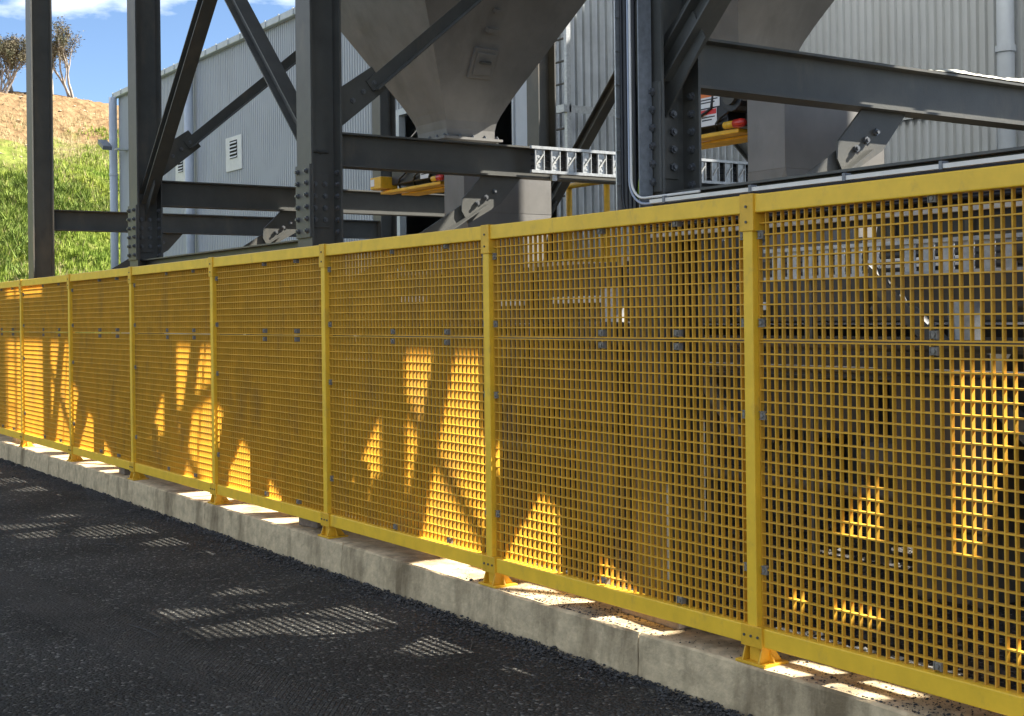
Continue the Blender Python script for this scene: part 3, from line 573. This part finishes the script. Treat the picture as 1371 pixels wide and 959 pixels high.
MB().tube([(0.35, 2.12, 1.05), (0.35, 2.28, 1.05)], 0.30, 24).build('wheel', M_GREY, dr, bevel=0.01); MB().tube([(0.35, 2.06, 1.05), (0.35, 2.119, 1.05)], 0.09, 14).build('hub', M_GALV, dr)
MB().obox((0.35, 2.09, 1.05), (-0.45, 2.09, 1.45), (0, 0, 1), (0, 1, 0), -.05, .05, -.015, .015).build('arm', M_WHT, dr)
ri = thing('cable_riser', (-1.09, 0.25, 2.2), 'upright perforated tray of black cables up the right portal column', 'cable tray')
xl, xr = -1.185, -0.995
box('side_rail', M_GALV, ri, xl, xl + .008, .215, .298, 2.22, 6.5)
m = MB().box(xr - .008, xr, .215, .298, 2.22, 6.5)
m.box(xr - .058, xr - .008, .285, .298, 2.22, 6.5); m.build('side_rail', M_TRAY, ri)
for i in range(46):
    z = 2.3 + i * .09
    box('slot', M_DARK, ri, xr - .040, xr - .024, .2835, .2852, z, z + .03)
for i in range(24): MB().tube([(xl + .012, .262, 2.36 + i * .17), (xl + .012, .208, 2.36 + i * .17)], 0.006, 6).build('stud', M_GALV, ri)
for i in range(7):
    xx = xl + .026 + i * .0165
    rr = 0.05 + .014 * (6 - i)
    arc = [(xx + rr - rr * math.cos(t), .24 + .006 * (i % 2), 2.30 - .02 * i - rr * math.sin(t)) for t in np.linspace(0, math.pi / 2, 6)]
    MB().tube([(xx, .24 + .006 * (i % 2), 6.5), (xx, .24 + .006 * (i % 2), 2.30 - .02 * i)] + arc[1:] + [(3.4, .24 + .006 * (i % 2), arc[-1][2])], 0.0085, 6).build('cable', M_BLK, ri, smooth=True)
for i in range(2):
    rr = .13 - .03 * i; xx = xr - .062 - .016 * (1 - i)
    arc = [(xx + rr - rr * math.cos(t), .212, 2.375 - rr * math.sin(t) + i * .0) for t in np.linspace(0, math.pi / 2, 8)]
    MB().tube([(xx, .212, 6.4), (xx, .212, 2.375)] + arc[1:] + [(arc[-1][0] + .4, .212, arc[-1][2])], 0.0062, 8).build('conduit', (M_BLUEC, M_COND)[i], ri, smooth=True)
MB().tube([(xr - .02, .262, 2.52), (xr - .018, .24, 2.45), (xr - .03, .235, 2.36), (xr - .045, .24, 2.28)], 0.004, 6).build('earth_wire', M_GRN, ri, smooth=True)
ht_ = thing('cable_tray', (1.2, 0.24, 2.05), 'level tray of black cables with pale rails above the nearest fence top', 'cable tray')
for z in (2.243, 2.075): MB().box(-0.90, 5.2, .195, .225, z, z + .018).build('side_rail', M_COND, ht_)
MB().box(-0.9, 5.2, .285, .295, 2.05, 2.262).build('backing', M_BLK, ht_)
for i in range(6): MB().tube([(-0.88, .262, 2.105 + i * .024), (5.2, .262, 2.105 + i * .024)], 0.0095, 6).build('cable', M_BLK, ht_)
for i in range(12):
    box('clamp', M_TRAY, ht_, -0.8 + i * .5 + .13 * math.sin(i * 7), -0.785 + i * .5 + .13 * math.sin(i * 7), .19, .23, 2.240, 2.272)

sp_ = MB(); nn_ = 120; vs_ = []
prof_n = 7
for i in range(nn_ + 1):
    y = 1.75 + (YR0 - 1.77) * i / nn_
    h = 0.028 + 0.020 * math.sin(y * 2.3) + 0.012 * math.sin(y * 7.1 + 1) + random.uniform(-.006, .006); h *= min(1, (y - 1.74) * 1.3); h *= 1.05
    for j in range(prof_n):
        t = j / (prof_n - 1); vs_.append((-1.07 - 0.075 + .15 * t, y, BZ1 + 0.001 + max(0, h * math.sin(math.pi * (0.08 + 0.84 * t))) * random.uniform(.85, 1.1)))
sp_.add(vs_, [(i * prof_n + j, i * prof_n + j + 1, (i + 1) * prof_n + j + 1, (i + 1) * prof_n + j) for i in range(nn_) for j in range(prof_n - 1)])
tag(sp_.build('spilled_lime', M_SAND), 'pale granular spill lying on top of the right portal beam', 'spill', kind='stuff')

# ------------------------------------------------------------------ sheds and tower
RIB = 0.135
def sheet_mesh(nr, h, name, m, pitch=RIB, d=0.042):
    mb = MB(); pts = []
    for i in range(nr):
        x = i * pitch; pts += [(x, 0), (x + .40 * pitch, 0), (x + .52 * pitch, -d), (x + .88 * pitch, -d)]
    pts.append((nr * pitch, 0)); vs_ = [(x, y, z) for z in (0, h) for x, y in pts]; k = len(pts)
    mb.add(vs_, [(i, i + 1, k + i + 1, k + i) for i in range(k - 1)]); return mb.mesh(name, m)
YW = 11.0
shed = thing('shed', (-20, YW, 0.175), 'long ribbed blue-grey metal shed with gutter and dark doorway behind the frame', 'shed')
EAVE = 9.72
SW = 6 * RIB
ME_S1 = sheet_mesh(6, EAVE - 4.43, 'cladding_sheet', M_SHED); ME_S2 = sheet_mesh(6, 4.43 - 0.18, 'cladding_sheet_low', M_SHED); ME_S3 = sheet_mesh(6, EAVE - 6.45, 'cladding_sheet_door', M_SHED)
ME_SF = sheet_mesh(6, EAVE - 0.18, 'cladding_sheet_full', M_SHED)
x = -43.1
while x < 1.0:
    if -22.6 < x + SW / 2 < -17.7: inst('cladding_sheet', ME_S3, (x, YW, 6.45), shed)
    elif x < -12: inst('cladding_sheet', ME_SF, (x, YW, 0.18), shed)
    else:
        inst('cladding_sheet', ME_S1, (x, YW - 0.02, 4.43), shed); inst('cladding_sheet', ME_S2, (x, YW + 0.012, 0.18), shed)
    x += SW
XE = x
box('drip_flashing', M_GUT, shed, -12.0, XE, YW - .06, YW - .049, 4.38, 4.48)
MB().box(-43.3, XE, YW - .20, YW - .03, EAVE - .02, EAVE + .17).build('gutter', M_GUT, shed, bevel=0.02)
MB().prism([(YW - .10, EAVE + .175), (YW - .10, EAVE + .20), (YW + 14, EAVE + 1.5), (YW + 14, EAVE + 1.47)], 'x', -43.3, XE).build('roof', M_GUT, shed)
m = MB()
for i in range(50): m.box(-43.2 + i * .9, -43.14 + i * .9, YW - .225, YW - .201, EAVE, EAVE + .18)
m.build('gutter_bracket', M_GUT, shed)
MB().prism([(YW + .03, 0.18), (YW + 14, 0.18), (YW + 14, EAVE + 1.46), (YW + .03, EAVE + .16)], 'x', -43.12, -43.08).build('end_wall', M_SHED, shed)
MB().prism([(YW + .03, 0.18), (YW + 14, 0.18), (YW + 14, EAVE + 1.46), (YW + .03, EAVE + .16)], 'x', XE - .04, XE).build('end_wall', M_SHED, shed)
box('rear_wall', M_SHED, shed, -43.1, XE, YW + 13.95, YW + 14, 0.18, EAVE + 1.4)
box('door_frame', M_GUT, shed, -22.75, -22.55, YW - .05, YW + .12, 0.18, 6.5); box('door_frame', M_GUT, shed, -17.75, -17.5, YW - .05, YW + .12, 0.18, 6.5); box('door_lintel', M_GUT, shed, -22.55, -17.75, YW - .05, YW + .12, 6.36, 6.5)
box('inner_floor', M_DARK, shed, -43, XE - .1, YW + .1, YW + 13.9, 0.18, 0.2)
for px, r_ in ((-43.0, .14), (-35.45, .14), (-6.35, .11)):
    dp = MB().tube([(px, YW - .26, 0.18), (px, YW - .26, EAVE - .02)], r_, 14).build('downpipe', M_PIPE, shed, smooth=True)
    for z in (2.5, 5.0, 6.9): MB().tube([(px, YW - .26, z), (px, YW - .26, z + .08)], r_ + .02, 14).build('pipe_collar', M_PIPE, dp)
for (xa, xb, za, zb) in ((-32.95, -31.75, 6.05, 7.05), (-37.2, -36.25, 6.10, 7.0)):
    v_ = MB().box(xa, xb, YW - .075, YW - .03, za, zb).build('vent', M_WHT, shed, bevel=0.01)
    w = xb - xa; x0_, x1_ = xa + w * .27, xb - w * .27; z0_, z1_ = za + (zb - za) * .36, zb - (zb - za) * .12
    box('opening', M_DARK, v_, x0_, x1_, YW - .079, YW - .0755, z0_, z1_)
    for i in range(5):
        z = z0_ + (z1_ - z0_) * (i + .5) / 5; MB().prism([(YW - .082, z), (YW - .082, z + .012), (YW - .115, z - .03), (YW - .115, z - .042)], 'x', x0_, x1_).build('slat', M_WHT, v_)
LX = 1.0
lamp = thing('wall_lamp', (-42.5, YW - .4, 8.0), 'small floodlight on a bracket at the far corner of the shed', 'floodlight')
box('bracket', M_GUT, lamp, -42.3, -42.0, YW - .45, YW - .02, 7.72, 7.78); MB().obox((-42.85, YW - .7, 8.08), (-42.25, YW - .7, 7.78), (0, 1, 0), (.43, 0, .9), -.16, .16, -.07, .07).build('lamp_head', M_TRAY, lamp); MB().obox((-42.80, YW - .7, 8.055), (-42.30, YW - .7, 7.805), (0, 1, 0), (.43, 0, .9), -.13, .13, -.085, -.071).build('lens', M_WHT, lamp)

tw = thing('elevator_tower', (-11.05, 8.8, 0.175), 'tall silvery corrugated elevator casing behind the ladder', 'tower')
ME_T = sheet_mesh(6, 12.8, 'casing_sheet', M_ZINC)
for i in range(5): inst('casing_sheet', ME_T, (-10.6, 6.72 + i * SW, 0.18), tw, (0, 0, R(90)))
box('front_panel', M_PIPE, tw, -11.5, -10.62, 6.66, 6.71, 0.18, 13.0); box('back_panel', M_ZINC, tw, -11.5, -10.66, 6.75, 10.7, 0.18, 12.9)
box('corner_flashing', M_GALV, tw, -10.66, -10.56, 6.655, 6.715, 0.18, 13.0)
ld = thing('access_ladder', (-10.25, 6.5, 2.2), 'galvanised access ladder with hoop bracket in front of the silvery casing', 'ladder')
for xx in (-10.47, -10.03): box('stile', M_GALV, ld, xx - .03, xx + .03, 6.46, 6.53, 2.25, 9.0)
for i in range(22): MB().tube([(-10.44, 6.495, 2.4 + i * .3), (-10.06, 6.495, 2.4 + i * .3)], 0.016, 8).build('rung', M_STEEL, ld)
for z in (4.45, 6.6):
    MB().obox((-10.0, 6.5, z), (-10.0, 7.7, z), (0, 0, 1), (1, 0, 0), -.05, .05, -.006, .0).build('hoop', M_GALV, ld)
    box('hoop', M_GALV, ld, -10.55, -9.99, 6.40, 6.455, z - .05, z + .05)
pf = thing('walkway', (-8.9, 6.1, 0.175), 'raised walkway with yellow pipe handrails behind the middle chute', 'walkway')
box('deck', M_GALV, pf, -10.0, -6.9, 5.75, 6.42, 2.20, 2.24); box('toe_board', M_YEL2, pf, -10.0, -6.9, 5.72, 5.735, 2.24, 2.40)
for xx in (-9.75, -9.05, -8.3, -7.5, -6.95): MB().tube([(xx, 5.77, 2.241), (xx, 5.77, 3.30)], 0.038, 10).build('post', M_YEL2, pf, smooth=True)
for z in (2.80, 3.30): MB().tube([(-9.9, 5.77, z), (-6.9, 5.77, z)], 0.034, 10).build('rail', M_YEL2, pf, smooth=True)
for xx in (-9.9, -7.0):
    for y in (5.85, 6.35): box('leg', M_STEEL, pf, xx - .05, xx + .05, y - .05, y + .05, 0.176, 2.199)

# ------------------------------------------------------------------ packing blocks, sticks
def block(x0, x1, y0, y1, h, label, ang=0.0, m_=M_TIMB):
    cx_, cy_ = (x0 + x1) / 2, (y0 + y1) / 2; mb = MB().box(x0 - cx_, x1 - cx_, y0 - cy_, y1 - cy_, 0, h)
    o = bpy.data.objects.new('packing_block', mb.mesh('packing_block', m_)); place(o, (cx_, cy_, KZ + 0.002)); o.rotation_euler.z = ang; bev(o, 0.006); tag(o, label, 'block', 'blocks lying on the kerb under the fence'); return o
block(-1.08, -0.62, 0.12, 0.24, 0.085, 'long brown block on the kerb left of the nearest foot', R(-4))
block(-4.66, -4.42, 0.06, 0.19, 0.065, 'short brown block on the kerb left of the third nearest foot', R(8))
block(-8.75, -8.5, 0.03, 0.18, 0.07, 'small brown block on the kerb beside the fifth nearest foot', R(-6))
block(-13.1, -12.5, 0.08, 0.2, 0.08, 'pale block on the kerb at the left edge of the picture', 0, M_CONC)
for i, (x, y, a, l, lb) in enumerate(((-3.05, -1.62, 0.1, 0.22, 'thin dark twig lying on the open road'), (-1.72, -0.35, -0.6, 0.10, 'short bent stalk on the road near the kerb below the lit patch'), (-5.9, -0.9, 0.4, 0.16, 'dark twig on the road between the lit patches'))):
    c, s_ = math.cos(a), math.sin(a); tag(MB().tube([(x - c * l, y - s_ * l, .006), (x, y + .01, .012), (x + c * l, y + s_ * l, .006)], [.003, .004, .002], 5).build('twig', M_STONE), lb, 'twig', 'twigs on the road')

# ------------------------------------------------------------------ hill, grass, trees
def hz(x, y):
    """height of the hillside"""
    t = np.clip((-48.0 - x) / 47.0, 0, 1.0); s = t * t * (3 - 2 * t) * 0.25 + t * 0.75
    top = 18.3 - 0.055 * (y - 22) - 0.0009 * (y - 22) ** 2
    b = 0.28 * np.sin(x * .55 + y * .3) * np.sin(y * .42) + 0.16 * np.sin(x * 1.3 - y * .9) + 0.35 * np.sin(x * .21) * np.sin(y * .17 + 1)
    b = b + (0.30 * np.sin(x * 2.3 + 2 * np.sin(y * 1.1)) * np.sin(y * 2.7 + 1.5 * np.sin(x * .9)) + 0.15 * np.sin(x * 4.9 + y * 1.7) * np.sin(y * 5.3)) * np.clip((0.62 - t) * 8, 0.12, 1)
    over = np.clip((-95 - x) / 60.0, 0, 1); return top * s * (1 - .35 * over) + b * np.minimum(1, t * 5) * (1 - .6 * np.clip((t - .85) * 6, 0, 1))
gx = np.concatenate([np.linspace(-220, -100, 25), np.linspace(-99.4, -47, 130)]); gy = np.concatenate([np.linspace(-90, -2, 30), np.linspace(-1, 45, 110), np.linspace(47, 150, 24)])
GX, GY = np.meshgrid(gx, gy, indexing='ij'); GZ = hz(GX, GY) - 0.06 + rng.normal(0, .05, GX.shape)
ny = len(gy); V = np.stack([GX, GY, GZ], 2).reshape(-1, 3).tolist()
tag(MB().add(V, [(i * ny + j, (i + 1) * ny + j, (i + 1) * ny + j + 1, i * ny + j + 1) for i in range(len(gx) - 1) for j in range(ny - 1)]).build('hill', M_HILL, smooth=True), 'grassy hillside with a bare brown top behind the shed', kind='structure')
def tufts(name, n, h0, h1, w, lo, hi, m, label, lean=.35, nb=5, patchy=0.0):
    x = rng.uniform(-96, -50, n * 3); y = rng.uniform(4, 33, n * 3); z = hz(x, y); f = (z > lo) & (z < hi + rng.normal(0, .7, n * 3) + 2.6 * np.sin(x * .31 + y * .23) * np.sin(y * .37 + 2) + 1.3 * np.sin(x * .9) * np.sin(y * .8))
    if patchy: f &= (np.sin(x * .45 + 1.3 * np.sin(y * .5)) + np.sin(y * .6 + x * .2) + rng.normal(0, .4, n * 3)) > patchy
    x, y, z = x[f][:n], y[f][:n], z[f][:n]; n = len(x); H = rng.uniform(h0, h1, n)
    V = np.zeros((n, nb, 3, 3)); a = rng.uniform(0, 6.28, (n, nb)); tx = np.cos(a) * lean * H[:, None] * rng.uniform(.4, 1.4, (n, nb)); ty = np.sin(a) * lean * H[:, None] * rng.uniform(.4, 1.4, (n, nb))
    ox = rng.normal(0, w * .9, (n, nb)); oy = rng.normal(0, w * .9, (n, nb)); b = rng.uniform(0, 6.28, (n, nb)); hh = H[:, None] * rng.uniform(.6, 1.1, (n, nb))
    for k, s_ in ((0, -1), (1, 1)):
        V[:, :, k, 0] = x[:, None] + ox + np.cos(b) * w * s_ * .5; V[:, :, k, 1] = y[:, None] + oy + np.sin(b) * w * s_ * .5; V[:, :, k, 2] = z[:, None] - .12
    V[:, :, 2, 0] = x[:, None] + ox + tx; V[:, :, 2, 1] = y[:, None] + oy + ty; V[:, :, 2, 2] = z[:, None] + hh
    me = bpy.data.meshes.new(name); me.from_pydata(V.reshape(-1, 3).tolist(), [], np.arange(n * nb * 3).reshape(-1, 3).tolist()); me.materials.append(m)
    o = bpy.data.objects.new(name, me); place(o, (0, 0, 0)); return tag(o, label, name.split('_')[-1], kind='stuff')
tufts('grass', 52000, .10, .30, .06, 0.3, 11.6, M_GRASS, 'bright green grass covering the lower hillside')
tufts('scrub', 12000, .2, .6, .09, 0.3, 9.0, M_SCRUB, 'darker green weeds in clumps on the hillside', .75, 10, 0.55)
tufts('dry_stalks', 9000, .2, .5, .03, 0.3, 16.0, mat('straw', (0.42, 0.34, 0.17), 0.9), 'pale dry stalks standing among the grass on the hillside', .45, 4, -0.3)
x = rng.uniform(-95, -60, 700); y = rng.uniform(8, 33, 700); z = hz(x, y); f = z > 9.5
stones('hillside_rocks', np.stack([x, y, z], 1)[f], rng.gamma(1.6, .03, f.sum()) + .03, M_ROCK, 'pale stones scattered over the bare top of the hill')

def tree(x, y, h, lean, seed, label, leaves=2600, spread=1.0):
    rd = random.Random(seed); z0 = float(hz(np.array(x), np.array(y))) - .15
    t = thing('gum_tree', (x, y, z0), label, 'tree', 'gum trees on the hilltop'); mb = MB(); tips = []
    def limb(p, d, l, r, dep):
        pts = [p]; q = p.copy(); dd = d.copy()
        for i in range(4):
            dd = (dd + Vector((rd.uniform(-.16, .16), rd.uniform(-.16, .16), rd.uniform(-.02, .12)))).normalized(); q = q + dd * l / 4; pts.append(q.copy())
        mb.tube(pts, [r * (1 - .13 * i) for i in range(5)], 6 if dep < 2 else 4)
        if dep >= 2: tips.extend(pts[1:])
        if dep < 4:
            for i in range(rd.choice((2, 3)) if dep else 3):
                b = pts[rd.choice((2, 3, 4)) if i else 4]; nd = (dd + Vector((rd.uniform(-.75, .75) * spread, rd.uniform(-.75, .75) * spread, rd.uniform(-.1, .45)))).normalized()
                limb(b, nd, l * rd.uniform(.5, .72), r * .55, dep + 1)
    for k in range(3): limb(Vector((x + rd.uniform(-.25, .25), y + rd.uniform(-.25, .25), z0)), Vector((lean[0] + rd.uniform(-.2, .2), lean[1] + rd.uniform(-.2, .2), 1)).normalized(), h * .42, h * .022, 0)
    mb.build('trunk', M_BARK, t)
    vs_, fs_ = [], []
    for i in range(leaves):
        c = Vector(rd.choice(tips)) + Vector((rd.gauss(0, .16), rd.gauss(0, .16), rd.gauss(-.02, .15)))
        a = Vector((rd.gauss(0, 1), rd.gauss(0, 1), rd.gauss(-.5, .6))).normalized(); b = a.cross(Vector((rd.gauss(0, 1), rd.gauss(0, 1), rd.gauss(0, 1)))).normalized(); l, w = rd.uniform(.08, .17), rd.uniform(.02, .04)
        k = len(vs_); vs_ += [c - b * w, c + a * l, c + b * w, c - a * l * .4]; fs_.append((k, k + 1, k + 2, k + 3))
    MB().add(vs_, fs_).build('crown', M_LEAF, t); return t
def hill_at(px):                                        # a spot on the ridge seen in that direction of the photograph
    u = (px - 685.5) / F_PX; d = vdir + rdir * u; t = (CAM.x + 94.0) / -d.x; p = CAM + d * t; return p.x, p.y
x, y = hill_at(97); tree(x, y, 5.4, (0.02, -0.22), 3, 'thin leaning gum tree on the hilltop right of the slim left column', 4600, .55)
x, y = hill_at(78); tree(x - 1.5, y, 4.4, (0.0, .05), 8, 'sparse gum tree close beside the slim left column on the hilltop', 3000, .55)
x, y = hill_at(8); tree(x, y, 4.6, (0.0, .1), 5, 'bushy gum tree on the hilltop at the left edge of the picture', 7000)
x, y = hill_at(27); tree(x - 2, y, 4.2, (0.0, -.1), 12, 'dark gum tree on the hilltop just left of the slim left column', 6000)
